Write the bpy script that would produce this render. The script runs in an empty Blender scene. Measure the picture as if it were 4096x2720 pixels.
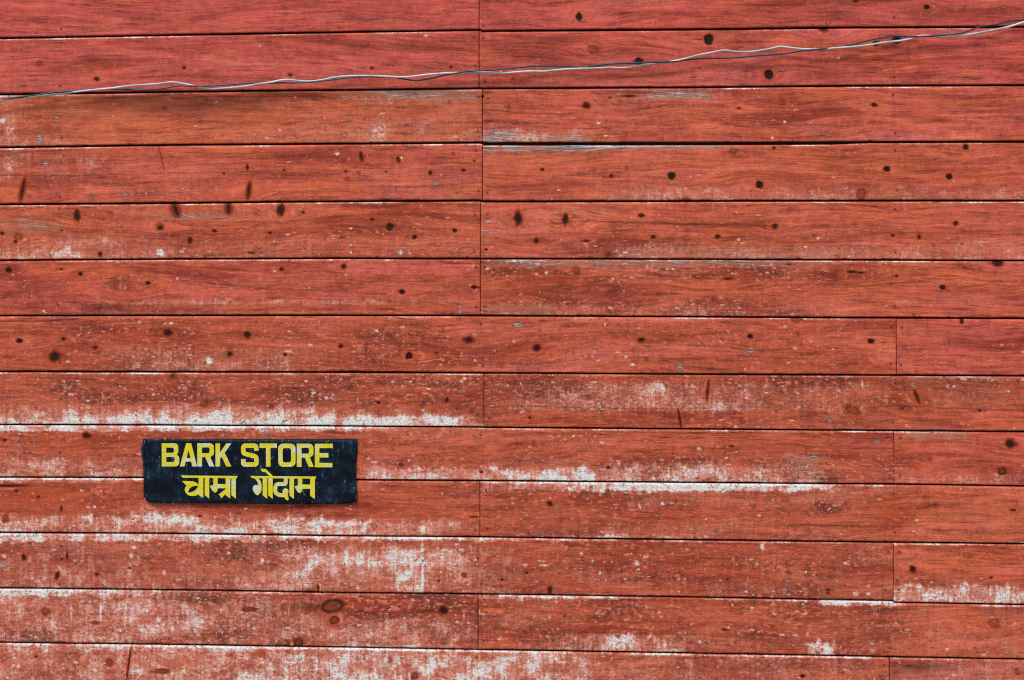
import bpy, math, random
import numpy as np
from mathutils import Vector

SC = bpy.context.scene
COL = SC.collection
R = math.radians

# ------------------------------------------------------------------ camera
F = 4096 * 50.0 / 36.0          # focal length in photo pixels
DIST = 5.689                    # metres from camera to wall
YAW = R(3.4)
CAMX, CAMZ = DIST * math.tan(YAW), 1.75
cam = bpy.data.cameras.new('camera')
cam.lens = 50; cam.sensor_width = 36
cam.clip_start = 0.05; cam.clip_end = 3000
camo = bpy.data.objects.new('camera', cam)
COL.objects.link(camo)
camo.location = (CAMX, -DIST, CAMZ)
camo.rotation_euler = (R(90), 0, YAW)
SC.camera = camo
SC.render.engine = 'CYCLES'; SC.cycles.filter_width = 1.1
SC.render.resolution_x = 1024; SC.render.resolution_y = 680

# ------------------------------------------------------------------ light
SUN_EL, SUN_ROT = 52, 200       # high, thin cloud, a little from the left
w = bpy.data.worlds.new('World'); SC.world = w; w.use_nodes = True
nt = w.node_tree; nt.nodes.clear()
sky = nt.nodes.new('ShaderNodeTexSky'); sky.sky_type = 'NISHITA'; sky.sun_disc = False
sky.sun_elevation = R(SUN_EL); sky.sun_rotation = R(SUN_ROT)
sky.air_density = 1.0; sky.dust_density = 3.0; sky.ozone_density = 1.0
bg = nt.nodes.new('ShaderNodeBackground'); bg.inputs['Strength'].default_value = 0.10
wo = nt.nodes.new('ShaderNodeOutputWorld')
nt.links.new(sky.outputs[0], bg.inputs[0]); nt.links.new(bg.outputs[0], wo.inputs[0])
sun = bpy.data.lights.new('sun', 'SUN'); sun.energy = 2.1; sun.angle = R(14); sun.color = (1.0, 0.965, 0.91)
so = bpy.data.objects.new('sun', sun); COL.objects.link(so)
# direction towards the sun, wall faces -Y
sd = Vector((-math.cos(R(SUN_EL)) * math.sin(R(28)), -math.cos(R(SUN_EL)) * math.cos(R(28)), math.sin(R(SUN_EL))))
so.rotation_euler = (-sd).to_track_quat('-Z', 'Y').to_euler()
so.location = (0, 0, 10)
SC.view_settings.view_transform = 'Standard'; SC.view_settings.look = 'None'
SC.view_settings.exposure = 0.24; SC.view_settings.gamma = 1
SC.view_settings.use_curve_mapping = False

# ------------------------------------------------------------------ photo pixel -> point on the wall
def px2w(px, py, y=0.0):
    px = np.asarray(px, float); py = np.asarray(py, float)
    u = (px - 2048) / F; v = (1360 - py) / F
    dx = -math.sin(YAW) + u * math.cos(YAW)
    dy = math.cos(YAW) + u * math.sin(YAW)
    t = (DIST + y) / dy
    return CAMX + t * dx, CAMZ + t * v

RQ = 1366 / 2361.0
def reg(n):
    n -= 1
    return [0, 1366, 2730][n % 3], [0, 907, 1813][n // 3]

# ------------------------------------------------------------------ numpy value noise
_rng = np.random.RandomState(7)
_tab = _rng.rand(512, 512)
def vnoise(x, y, seed=0):
    x = np.asarray(x) + seed * 17.31; y = np.asarray(y) + seed * 9.77
    xi = np.floor(x).astype(int); yi = np.floor(y).astype(int)
    fx = x - xi; fy = y - yi
    fx = fx * fx * (3 - 2 * fx); fy = fy * fy * (3 - 2 * fy)
    a = _tab[xi & 511, yi & 511]; b = _tab[(xi + 1) & 511, yi & 511]
    c = _tab[xi & 511, (yi + 1) & 511]; d = _tab[(xi + 1) & 511, (yi + 1) & 511]
    return (a * (1 - fx) + b * fx) * (1 - fy) + (c * (1 - fx) + d * fx) * fy
def fbm(x, y, seed=0, o=3):
    s = 0; a = 1; t = 0
    for k in range(o):
        s = s + a * vnoise(x * 2 ** k, y * 2 ** k, seed + k * 5); t += a; a *= .5
    return s / t
def sst(a, b, x):
    t = np.clip((x - a) / (b - a), 0, 1); return t * t * (3 - 2 * t)

# ------------------------------------------------------------------ node helpers
class NT:
    def __init__(s, name):
        s.m = bpy.data.materials.new(name); s.m.use_nodes = True
        s.t = s.m.node_tree; s.b = s.t.nodes['Principled BSDF']
    def n(s, kind, **kw):
        nd = s.t.nodes.new(kind)
        for k, v in kw.items(): setattr(nd, k, v)
        return nd
    def put(s, sock, v):
        if hasattr(v, 'is_output') or isinstance(v, bpy.types.NodeSocket): s.t.links.new(v, sock)
        else: sock.default_value = v
    def math(s, op, a, b=0.0, c=None, clamp=False):
        nd = s.n('ShaderNodeMath', operation=op); nd.use_clamp = clamp
        s.put(nd.inputs[0], a); s.put(nd.inputs[1], b)
        if c is not None: s.put(nd.inputs[2], c)
        return nd.outputs[0]
    def add(s, a, b): return s.math('ADD', a, b)
    def mul(s, a, b): return s.math('MULTIPLY', a, b)
    def sub(s, a, b): return s.math('SUBTRACT', a, b)
    def smooth(s, x, lo, hi):
        nd = s.n('ShaderNodeMapRange', interpolation_type='SMOOTHSTEP')
        s.put(nd.inputs['Value'], x); s.put(nd.inputs['From Min'], lo); s.put(nd.inputs['From Max'], hi)
        return nd.outputs['Result']
    def lin(s, x, a, b, c, d):
        nd = s.n('ShaderNodeMapRange'); s.put(nd.inputs['Value'], x)
        for k, v in zip(('From Min', 'From Max', 'To Min', 'To Max'), (a, b, c, d)): nd.inputs[k].default_value = v
        return nd.outputs['Result']
    def mix(s, f, a, b, mode='MIX'):
        nd = s.n('ShaderNodeMix', data_type='RGBA', blend_type=mode)
        s.put(nd.inputs[0], f)
        for q, v in ((6, a), (7, b)):
            if isinstance(v, tuple) and len(v) == 3: v = v + (1,)
            s.put(nd.inputs[q], v)
        return nd.outputs[2]
    def attr(s, name, out='Fac'):
        nd = s.n('ShaderNodeAttribute'); nd.attribute_name = name; return nd.outputs[out]
    def noise(s, vec, sc=(1, 1, 1), detail=2.0, rough=.5, off=(0, 0, 0), dist=0.0):
        mp = s.n('ShaderNodeMapping'); s.t.links.new(vec, mp.inputs['Vector'])
        mp.inputs['Scale'].default_value = sc; mp.inputs['Location'].default_value = off
        nd = s.n('ShaderNodeTexNoise'); s.t.links.new(mp.outputs[0], nd.inputs['Vector'])
        nd.inputs['Scale'].default_value = 1; nd.inputs['Detail'].default_value = detail
        nd.inputs['Roughness'].default_value = rough; nd.inputs['Distortion'].default_value = dist
        return nd.outputs['Fac']
    def bump(s, h, strength, dist, prev=None):
        nd = s.n('ShaderNodeBump'); nd.inputs['Strength'].default_value = strength
        nd.inputs['Distance'].default_value = dist; s.t.links.new(h, nd.inputs['Height'])
        if prev is not None: s.t.links.new(prev, nd.inputs['Normal'])
        return nd.outputs[0]

# ------------------------------------------------------------------ painted plank material
def plank_material():
    M = NT('weathered_red_paint')
    g = M.attr('gcoord', 'Vector')                   # metres along the grain, across it, plank seed
    pos = M.n('ShaderNodeNewGeometry').outputs['Position']
    chalk_hilite, dark, halo, grey = M.attr('chalk_hilite'), M.attr('dark'), M.attr('halo'), M.attr('grey')
    tone, blk, worn = M.attr('tone'), M.attr('blackpaint'), M.attr('worn')
    # broad mottling and grain
    m1 = M.noise(g, (3, 14, 3), 2, .55)
    m2 = M.noise(g, (9, 46, 3), 3, .6, (4, 2, 0))
    gr1 = M.noise(g, (1.5, 85, 3), 5, .66, (1, 7, 0), .15)        # grain lines
    gr2 = M.noise(g, (9, 260, 3), 4, .68, (8, 3, 0))          # fine fibre
    mot = M.noise(pos, (34, 1, 26), 4, .72)
    fine = M.noise(pos, (120, 1, 170), 3, .75)
    patch = M.noise(g, (6, 34, 3), 5, .66, (21, 3, 6))
    strk = M.noise(pos, (70, 1, 8), 4, .66, (2, 0, 7))
    t = M.add(tone, M.mul(M.sub(m1, .5), 2.2))
    t = M.add(t, M.mul(M.sub(mot, .5), 1.5))
    col = M.mix(M.smooth(t, -0.1, .95), (.480, .070, .068), (.490, .108, .048))
    col = M.mix(M.math('MINIMUM', M.mul(M.smooth(worn, .25, 1.0), .75), .85), col, (.315, .052, .025))
    col = M.mix(M.mul(M.smooth(m2, .48, .72), .60), col, (.29, .038, .022))
    col = M.mix(M.mul(M.smooth(m1, .58, .26), .5), col, (.62, .165, .085))
    stn = M.noise(g, (1.5, 10, 3), 4, .6, (14, 9, 3))
    col = M.mix(M.mul(M.smooth(stn, .50, .68), .75), col, (.225, .030, .018))
    col = M.mix(M.mul(M.smooth(stn, .47, .30), M.sub(.52, M.mul(worn, .22))), col, M.mix(M.smooth(t, .2, .8), (.64, .150, .135), (.66, .165, .095)))
    v = M.add(1.0, M.mul(M.mul(M.sub(gr1, .5), 2.2), M.add(.25, M.smooth(m2, .42, .66))))
    v = M.add(v, M.mul(M.sub(gr2, .5), 1.25))
    v = M.add(v, M.mul(M.sub(fine, .5), 1.0))
    v = M.add(v, M.mul(M.sub(mot, .5), .95))
    v = M.add(v, M.mul(M.mul(M.sub(strk, .5), .5), worn))
    v = M.add(v, M.mul(M.sub(patch, .5), 1.5))
    v = M.add(v, M.mul(M.sub(m1, .5), .5))
    v = M.math('MAXIMUM', v, .15)
    hs = M.n('ShaderNodeHueSaturation'); M.t.links.new(col, hs.inputs['Color']); M.t.links.new(v, hs.inputs['Value'])
    col = hs.outputs[0]
    # rubbed lighter orange flecks in the paint
    of = M.noise(g, (34, 110, 3), 4, .72, (12, 4, 7))
    col = M.mix(M.mul(M.smooth(M.add(of, M.mul(worn, .035)), .59, .66), M.add(.30, M.mul(worn, .5))), col, (.74, .205, .120))
    # dark growth lines following the grain
    ln = M.noise(g, (2.0, 62, 3), 4, .6, (3, 11, 5), .25)
    lmask = M.mul(M.smooth(M.math('ABSOLUTE', M.sub(ln, .5)), .018, .0), M.smooth(m1, .42, .60))
    col = M.mix(M.mul(lmask, .60), col, (.13, .018, .010))
    crk = M.noise(g, (7, 200, 3), 3, .6, (2, 5, 9), .3)
    col = M.mix(M.mul(M.smooth(crk, .655, .73), .85), col, (.05, .015, .012))
    # brown-grey grime
    gm = M.noise(pos, (38, 1, 46), 5, .78, (17, 0, 23))
    gv = M.add(M.add(M.mul(gm, .78), M.mul(mot, .22)), M.mul(worn, .11))
    gp = M.smooth(M.noise(pos, (3.2, 1, 9), 4, .62, (11, 0, 2)), .44, .60)
    gmm = M.mul(M.smooth(gv, .575, .640), M.mul(M.add(.28, M.mul(worn, .60)), M.add(.10, M.mul(gp, .9))))
    col = M.mix(M.math('MINIMUM', gmm, .85), col, (.125, .030, .020))
    # bare weathered wood: dull beige wash, blue grey and dark specks in it
    gn = M.noise(g, (7, 190, 3), 5, .74, (6, 1, 2))
    col = M.mix(M.math('MINIMUM', M.mul(M.smooth(M.add(grey, M.mul(M.sub(mot, .5), .7)), .05, .42), .62), .7), col, (.37, .165, .098))
    gmask = M.mul(M.smooth(M.add(gn, M.mul(grey, .52)), .66, .77), M.smooth(grey, .03, .2))
    gcol = M.mix(M.smooth(M.noise(g, (10, 260, 3), 4, .7, (1, 1, 8)), .44, .56), (.040, .060, .080), (.42, .50, .56))
    col = M.mix(M.mul(gmask, .85), col, gcol)
    # chalky wash and flecks, also colours the painted arris highlight
    fl = M.noise(pos, (62, 1, 92), 5, .82, (5, 0, 3), .6)
    fl2 = M.noise(pos, (19, 1, 24), 3, .6, (9, 0, 1))
    hz = M.noise(pos, (20, 1, 190), 3, .66, (2, 0, 2))
    f = M.add(M.mul(fl, .72), M.mul(fl2, .37))
    f = M.add(f, M.mul(strk, .24)); f = M.add(f, M.mul(hz, .14)); f = M.sub(f, .235)   # ~.5 mean
    cl = M.noise(pos, (8, 1, 11), 4, .66, (1, 0, 19))
    clump = M.smooth(M.add(M.mul(cl, .80), M.mul(strk, .20)), .42, .60)
    c = M.mul(chalk_hilite, M.add(.64, M.mul(clump, .52)))
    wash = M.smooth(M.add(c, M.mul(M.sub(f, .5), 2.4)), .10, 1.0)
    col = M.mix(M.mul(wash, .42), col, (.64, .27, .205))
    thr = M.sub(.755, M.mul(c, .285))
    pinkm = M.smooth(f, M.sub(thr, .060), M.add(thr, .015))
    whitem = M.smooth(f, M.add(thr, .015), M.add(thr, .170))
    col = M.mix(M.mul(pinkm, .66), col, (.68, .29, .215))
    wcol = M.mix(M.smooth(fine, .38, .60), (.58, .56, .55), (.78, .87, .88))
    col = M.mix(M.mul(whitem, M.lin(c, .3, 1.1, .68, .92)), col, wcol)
    # darker paint and dirt caught inside the chalky parts
    inn = M.noise(pos, (46, 1, 66), 5, .8, (7, 0, 71), .6)
    inm = M.mul(M.smooth(inn, .560, .610), M.smooth(chalk_hilite, .15, .5))
    col = M.mix(M.mul(inm, .85), col, M.mix(M.smooth(fl2, .42, .54), (.38, .060, .030), (.13, .040, .032)))
    # small round chips: pale, and dark or blue ones
    xz = M.n('ShaderNodeSeparateXYZ'); M.t.links.new(pos, xz.inputs[0])
    def dots(sc_x, sc_z, off, rmin, rmax, dens, name):
        cb = M.n('ShaderNodeCombineXYZ'); M.put(cb.inputs[0], M.add(M.add(M.mul(xz.outputs[0], sc_x), off), M.mul(mot, 1.6))); M.put(cb.inputs[1], M.add(M.mul(xz.outputs[2], sc_z), M.mul(fine, 1.7)))
        vo = M.n('ShaderNodeTexVoronoi', voronoi_dimensions='2D'); M.t.links.new(cb.outputs[0], vo.inputs['Vector']); vo.inputs['Scale'].default_value = 1
        rc = M.n('ShaderNodeSeparateColor'); M.t.links.new(vo.outputs['Color'], rc.inputs[0])
        rad = M.add(rmin, M.mul(M.mul(rc.outputs[1], rc.outputs[1]), rmax - rmin))
        dot = M.smooth(vo.outputs['Distance'], M.mul(rad, 1.25), M.mul(rad, .6))
        return M.mul(dot, M.math('LESS_THAN', rc.outputs[0], dens)), rc.outputs[2]
    w2 = M.mul(worn, worn)
    dn, rr = dots(38, 60, 3.0, .08, .32, M.add(.004, M.mul(M.mul(w2, gp), .30)), 'a')
    col = M.mix(M.mul(dn, .70), col, M.mix(M.smooth(rr, .35, .9), (.72, .24, .165), (.84, .72, .66)))
    dn, rr = dots(34, 74, 9.0, .06, .40, M.mul(M.mul(w2, M.add(gp, .12)), .45), 'c')
    col = M.mix(M.mul(dn, .70), col, M.mix(M.smooth(rr, .55, 1.0), (.72, .20, .13), (.78, .50, .42)))
    dn, rr = dots(15, 19, 5.5, .03, .14, M.add(.10, M.mul(worn, .12)), 'b')
    col = M.mix(M.mul(dn, .80), col, M.mix(M.smooth(rr, .6, .9), (.06, .022, .018), (.06, .075, .10)))
    sp = M.noise(pos, (85, 1, 110), 3, .66, (3, 0, 41))
    spt = M.add(M.mul(worn, .035), M.mul(M.math('MINIMUM', chalk_hilite, 1.0), .045))
    col = M.mix(M.mul(M.smooth(M.add(sp, spt), .685, .725), .85), col, (.045, .026, .026))
    # knots
    col = M.mix(M.mul(M.smooth(halo, .0, .6), M.lin(fine, .35, .65, .35, .85)), col, (.40, .058, .012))
    col = M.mix(M.mul(M.smooth(halo, .45, .90), .85), col, (.17, .018, .004))
    col = M.mix(M.math('MINIMUM', dark, 1.0), col, (.012, .007, .006))
    # sign writer's black brushed past the board
    bn = M.noise(pos, (26, 1, 170), 3, .6, (0, 0, 5))
    col = M.mix(M.smooth(M.add(bn, blk), .92, 1.05), col, (.016, .028, .050))
    M.t.links.new(col, M.b.inputs['Base Color'])
    M.put(M.b.inputs['Roughness'], M.lin(mot, .3, .7, .55, .8))
    M.b.inputs['Specular IOR Level'].default_value = .12
    hgt = M.add(M.mul(gr1, .6), M.mul(gr2, .35)); hgt = M.sub(hgt, M.mul(lmask, .3))
    nb = M.bump(hgt, .55, .0022)
    nb = M.bump(fine, .6, .0016, nb)
    M.t.links.new(nb, M.b.inputs['Normal'])
    return M.m

def simple(name, col, rough=.6, var=.3, sc=30, stretch=(1, 1, 1), bump=.3):
    M = NT(name)
    p = M.n('ShaderNodeNewGeometry').outputs['Position']
    nz = M.noise(p, tuple(sc * s for s in stretch), 5, .6)
    c = M.mix(M.smooth(nz, .3, .7), tuple(q * (1 - var) for q in col), tuple(min(1, q * (1 + var)) for q in col))
    M.t.links.new(c, M.b.inputs['Base Color']); M.b.inputs['Roughness'].default_value = rough
    M.t.links.new(M.bump(nz, bump, .003), M.b.inputs['Normal'])
    return M.m

MAT = plank_material()
BACK = simple('old_dark_boarding', (.028, .016, .012), .9, .4, 12, (1, 1, 6))
NAIL = simple('rusted_nail_iron', (.035, .028, .040), .55, .4, 400)
EARTH = simple('trodden_earth', (.27, .22, .17), .95, .3, 2.2)

# ------------------------------------------------------------------ seams read off the photograph
def Lr(r, *pts):
    ox, oy = reg(r); return [(ox + x * RQ, oy + y * RQ) for x, y in pts]
# each seam: list for the left run of boards and for the right one
S = {
 -1: ([(0, -72), (2048, -100), (4096, -118)],) * 2,
 0: ([(0, 151.6), (683, 139), (1366, 127.5), (1917, 118.6)], [(1917, 123.5), (2732, 117), (3413, 109), (4096, 106)]),
 1: ([(0, 376.7), (683, 366), (1366, 359), (1917, 352)], [(1917, 353), (2732, 349), (3413, 342.5), (4096, 340)]),
 2: ([(0, 589), (683, 579), (1366, 574), (1925, 569.5)], [(1930, 572), (2732, 571.5), (3413, 568), (4096, 566)]),
 3: ([(0, 817), (683, 812), (1366, 804.5), (1927, 802)], [(1932, 805), (2732, 803.5), (3413, 802), (4096, 802)]),
 4: ([(0, 1041), (683, 1035.5), (1366, 1032.5), (1923, 1034)], [(1923, 1034), (2732, 1036), (3413, 1039), (4096, 1042)]),
 5: ([(0, 1262), (683, 1261), (1366, 1260.5), (1922, 1262), (2732, 1266), (3413, 1270), (4096, 1273)],) * 2,
 6: ([(0, 1485), (683, 1487), (1366, 1488), (2048, 1491.5), (2732, 1496), (3413, 1499), (4096, 1503)],) * 2,
 7: ([(0, 1698), (683, 1700), (1366, 1704), (1936, 1708)], [(1936, 1709), (2732, 1715), (3413, 1720.5), (4096, 1726)]),
 8: ([(0, 1908), (573, 1910), (1422, 1919), (1920, 1922), (2732, 1929), (3575, 1936), (4096, 1944)],) * 2,
 9: ([(0, 2129.5), (683, 2133), (1366, 2143), (1920, 2147), (2732, 2158), (3413, 2166), (4096, 2175)],) * 2,
 10: ([(0, 2351), (683, 2358), (1366, 2370), (1922, 2375), (2732, 2387), (3572, 2402), (3573, 2402), (4096, 2402)],
      [(0, 2351), (683, 2358), (1366, 2370), (1922, 2375), (2732, 2387), (3572, 2403), (3580, 2409), (4096, 2419)]),
 11: ([(0, 2569), (683, 2578), (1366, 2588.5), (1913, 2598), (2732, 2612), (3413, 2624), (4096, 2637)],) * 2,
 12: ([(0, 2790), (2048, 2822), (4096, 2866)],) * 2,
 13: ([(0, 3010), (2048, 3050), (4096, 3096)],) * 2,
}
JOINT = {0: 1917, 1: 1917, 2: 1930, 3: 1930.5, 4: 1923, 5: 1922, 6: 3586, 7: 1936, 8: 3576, 9: 1920, 10: 3574, 11: 1913, 12: 3558, 13: 1916}
GAP = {0: 7, 1: 7, 2: 7.4, 3: 6.6, 4: 6, 5: 6, 6: 6, 7: 5.6, 8: 6, 9: 6, 10: 5.4, 11: 6.4, 12: 5, -1: 5, 13: 5}
XL, XR = -620, 4716
def seam(i, side, x):
    p = S[i][side]; xs = [q[0] for q in p]; ys = [q[1] for q in p]
    if len(p) == 3: return np.interp(x, xs, ys) if False else _ext(x, xs, ys)
    return _ext(x, xs, ys)
def _ext(x, xs, ys):
    x = np.asarray(x, float); y = np.interp(x, xs, ys)
    y = np.where(x < xs[0], ys[0] + (x - xs[0]) * (ys[1] - ys[0]) / max(1, xs[1] - xs[0]), y)
    n = len(xs) - 1
    return np.where(x > xs[n], ys[n] + (x - xs[n]) * (ys[n] - ys[n - 1]) / max(1, xs[n] - xs[n - 1]), y)

# ------------------------------------------------------------------ marks, in the coordinates of nine zoomed tiles
# kind, x, y, rx, ry, lean (deg, top to the right)
MK = {
1: "r 270 440 14 14;k 670 547 15 13;k 1273 469 11 9;k 2006 519 11 9;d 400 695 60 9;k 1710 1156 10 16;k 1548 1200 6 6;k 1965 1178 7 7;s 158 1310 15 82 12;s 1720 1318 14 62 8;t 1115 1090 9 95 -14;p 490 1110 26 95 -8;k 533 1490 18 36;s 1215 1452 26 52 -18;s 1580 1440 21 44 -4;k 1942 1450 22 34;r 1110 1562 20 16;k 2095 1470 10 6;g 1447 1072 8 8;g 1250 1250 12 16;g 865 1345 14 26;g 632 1352 12 14;g 320 1130 16 26;g 275 965 18 45;g 390 820 18 18;g 1028 1065 8 16;d 2000 855 70 9 -8;d 900 672 420 15;d 1500 668 500 10;d 1250 740 500 60;q 300 980 160 30;q 60 860 40 120;q 640 1140 60 40;q 60 1150 60 60;q 1330 700 900 14;d 1250 680 80 12;d 2400 840 60 8 -8;w 20 835 20 16;p 1700 840 200 20;d 1450 840 120 8",
2: "h 1640 117 20 25;o 2190 160 18 26;r 1740 342 30 20;d 1760 335 46 14;h 2055 425 28 23;k 210 472 11 9;k 757 465 9 8;r 1187 546 12 8;d 940 668 16 8;k 1693 730 22 18;o 2222 828 20 18;d 450 865 16 14;d 1300 851 95 11;d 1755 974 16 7;s 137 1083 13 36 -12;s 393 1105 11 24 -14;r 775 1062 10 9;k 615 1195 13 13;k 842 1177 13 10;k 30 1187 8 7;o 40 1240 13 16;k 308 1188 6 6;k 917 1112 6 5;k 1390 1172 12 9;o 1530 1242 11 10;k 1866 1217 13 10;d 1968 1165 10 16;h 2285 1218 27 23;g 645 1270 20 18;g 325 1360 10 18;g 500 1335 12 12;k 212 1517 14 11;K 335 1562 22 14;K 1222 1510 20 38;K 1548 1520 17 28;k 2072 1490 16 12;q 250 880 60 110;p 520 780 150 20;d 2020 640 200 14;k 1985 665 40 6;k 1855 675 7 5;k 975 668 10 8;d 1000 640 40 16",
3: "h 180 273 35 35;r 980 206 28 18;k 975 204 20 9;h 597 516 31 32;h 1343 303 22 16;h 1482 277 33 25;k 1198 6 18 13;h 1688 53 18 15;d 117 470 9 7;o 760 700 14 11;d 890 706 50 6;k 1325 725 18 11 20;k 388 750 10 6;p 310 858 42 14;d 310 857 35 7;p 1790 830 120 22;d 1790 832 70 9;r 352 1045 22 18;k 632 1022 12 8;h 1957 1017 17 22;h 1412 1170 23 20;h 1843 1222 20 19;h 532 1280 25 24;r 1235 1345 24 36;r 30 1382 22 12;k 1888 1545 15 13;k 640 1560 16 12;d 560 35 200 9;d 1400 0 250 8;g 895 900 40 6;d 450 290 180 10;d 1500 720 60 5",
4: "k 14 45 12 11;r 127 70 24 18;k 108 105 9 9;k 1108 8 18 14;k 1484 30 13 11;k 1868 43 11 8;k 1313 95 15 20;k 692 190 12 13;w 1110 178 20 22;h 60 303 21 19;h 558 329 13 12;k 425 293 8 6;h 1024 390 16 13;k 1946 293 14 12;o 672 585 17 28;K 1163 733 26 22;K 1708 746 20 19;h 135 790 19 15;k 441 774 13 10;K 382 897 30 28;k 660 835 14 11;k 1589 880 17 15;h 1973 887 10 9;w 945 958 28 20;w 1447 928 20 24;o 1437 968 13 18;D 1195 1030 26 34;p 1175 1080 50 60;g 448 1100 20 20;g 287 1120 12 20;w 1440 1097 19 18;o 1440 1097 12 11;r 1410 1225 22 15;r 1876 1243 13 10;g 2305 1187 23 14;k 2038 1117 17 4;g 1683 1362 20 10;o 1960 1355 10 14;K 600 1443 24 16;k 33 1475 12 8;k 2357 825 14 13;g 560 700 10 22;g 278 885 9 15;g 1568 870 9 45;g 977 915 9 22;w 655 780 16 12;w 540 750 10 12;o 850 400 120 24;d 1190 60 40 7;g 2105 60 9 20;g 240 1500 9 40;p 300 1460 60 50;g 1845 1430 14 40;k 1735 180 16 5;g 1535 505 7 30",
5: "k 333 8 20 16;h 504 72 14 13;h 782 28 14 13;K 1347 97 14 13;k 2155 70 15 12;k 1000 157 9 7;w 407 178 18 18;g 407 178 28 24;g 437 130 12 8;k 1690 99 20 6;w 1692 125 14 28;D 1845 190 30 24;p 1845 170 38 50;g 1125 205 11 12;k 14 273 14 15;h 917 420 15 11;k 932 418 26 5;h 419 452 20 15;o 1160 392 14 12;r 1623 300 23 23;d 1485 303 40 8;r 2191 467 14 10;d 2190 467 40 6;g 1223 677 38 16;d 1390 652 30 8;g 1940 690 16 12;K 881 783 27 18;h 466 893 22 21;K 1352 840 21 17;K 2073 783 19 14;k 657 872 10 6;g 1000 915 20 12;d 60 999 66 7;d 2240 925 24 12;g 2340 970 24 30;h 255 1217 12 10;k 728 1197 13 15;r 900 1280 11 10;k 1301 1321 8 9;g 830 1138 34 10;s 2338 1325 9 66 -10;w 205 1490 17 24;g 285 770 8 22;d 170 850 9 50;d 2330 912 60 8;g 1455 1180 9 9;d 150 765 50 7;d 700 770 60 6;d 2110 905 9 22;g 820 575 7 80;w 850 1050 18 12;o 1700 430 220 30",
6: "k 243 68 15 12;k 633 4 14 9;k 1454 60 11 10;k 1636 70 11 13;k 2175 252 32 22;w 735 268 14 6;k 735 260 14 4;w 1180 322 26 8;k 1172 312 28 8;w 1238 328 18 6;k 1230 319 22 6;d 330 358 56 12;k 310 360 24 7;h 1800 421 19 16;k 1480 340 9 7;r 215 497 15 10;p 1640 465 35 18;k 1932 652 12 18;r 790 640 30 18;h 468 759 19 14;h 1304 792 22 17;g 470 860 30 12;g 445 888 30 5;d 75 912 90 10;s 175 1130 9 74 6;r 1180 1270 46 20 24;k 1520 1255 8 7;k 2055 1270 9 7;s 1620 1175 11 50 -22;p 1620 1140 30 70 -20;g 1595 1092 16 14;g 1020 1340 18 18;K 2268 1503 27 24;g 1350 1490 26 16;k 340 1518 14 6;d 800 740 12 16;p 2290 1110 50 70;g 1280 1100 12 14;w 1160 1085 12 14;g 50 340 8 22;w 1240 1070 8 28;k 2350 1029 16 6;g 1130 1500 20 5",
7: "k 60 225 110 7;w 50 245 90 12;k 113 262 10 10;k 267 302 9 8;k 425 382 6 16;r 40 450 18 20;o 853 207 11 10;k 1383 433 8 7;r 1655 412 12 8;k 167 720 13 18 -20;k 430 730 7 7;k 205 622 4 4;K 397 845 10 20 18;k 673 835 9 9;k 898 792 6 5;w 925 650 20 9;w 905 705 16 18;r 317 1093 22 19;r 1720 1080 38 11;r 660 1173 16 10;R 2290 1062 66 38 -8;R 2313 1155 26 21;R 2063 1312 26 24;d 2160 1060 80 22;r 760 1447 20 18;r 1110 1508 44 12;p 1810 1380 55 26;s 890 1460 6 120 8;w 745 965 6 30;k 465 710 5 22;w 1135 825 12 22;g 10 770 30 26;w 1815 745 14 22;p 250 300 400 90;G 1650 680 50 90;G 1880 680 40 90;G 1400 1270 300 30;G 250 1280 150 50;G 1500 1010 300 40;w 1100 1150 14 28;w 490 1100 6 60;w 695 1110 6 50;p 2300 1160 40 40;k 2200 935 5 24;k 250 1405 8 6",
8: "D 410 77 19 17;p 420 70 36 34;k 968 130 9 6;r 183 355 20 11;K 1440 347 15 14 30;p 1380 345 60 14;k 915 440 22 5;g 375 544 16 11;k 1845 98 10 8;w 1182 342 13 12;w 2220 348 12 14;w 1800 268 17 16;r 848 843 13 12;k 672 881 6 6;k 1112 871 9 7;k 1280 825 10 6;k 2155 858 8 6;k 1442 945 14 26;K 705 1085 24 22;d 560 1090 120 14;G 450 1040 300 60;g 1497 1218 10 14;k 1545 1125 6 6;g 300 1480 22 14;r 505 1540 16 20;w 560 650 9 50;w 560 760 8 70;w 558 900 9 70;w 440 742 8 24;w 35 710 9 40;w 2040 760 20 20;w 1400 775 28 10;w 1270 775 20 14;w 830 668 24 10;w 790 628 18 7;w 120 757 14 12;w 225 768 14 12;w 845 1110 8 40;w 800 1165 20 8;g 2040 1050 10 10;w 1440 1128 12 16;g 1510 65 60 6;w 970 1110 26 7;g 1805 440 9 12;g 2180 432 20 8;w 1575 270 9 34;p 965 1075 18 22;w 570 520 10 22;g 1080 238 24 5;d 1380 258 50 9;g 1490 380 8 20;w 2290 690 12 10;w 1660 690 12 10",
9: "o 290 128 17 24;r 1713 38 10 9;R 2207 122 22 20;k 2285 392 18 7;K 1592 802 16 19 -35;k 2135 858 9 6;k 311 872 7 6;k 1005 945 12 8;k 1005 968 10 5;r 2150 1178 32 26;k 290 1220 17 5;g 1312 1316 16 12;r 2315 1510 15 16;w 553 650 16 28;w 370 768 16 8;g 440 775 12 6;w 30 665 14 12;w 350 730 6 22;w 436 730 6 22;w 1200 970 20 20;w 1285 972 22 12;w 1285 915 12 10;w 1005 1355 38 34;w 210 460 12 10;g 730 880 18 10;g 735 908 40 7;g 705 950 16 30;w 830 953 48 6;g 1370 758 60 5;w 765 1328 10 6;g 620 1340 14 12;g 2240 1370 14 14;d 1050 500 260 8;G 1000 370 90 60;G 1500 440 60 50;p 1450 420 180 100;g 480 490 6 40;w 945 1300 14 18;w 865 1250 9 16;k 830 1540 14 10;g 1555 1220 20 8;g 905 28 40 7;d 1640 1475 120 34;D 1560 1470 60 10;w 515 765 10 12",
}
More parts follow.
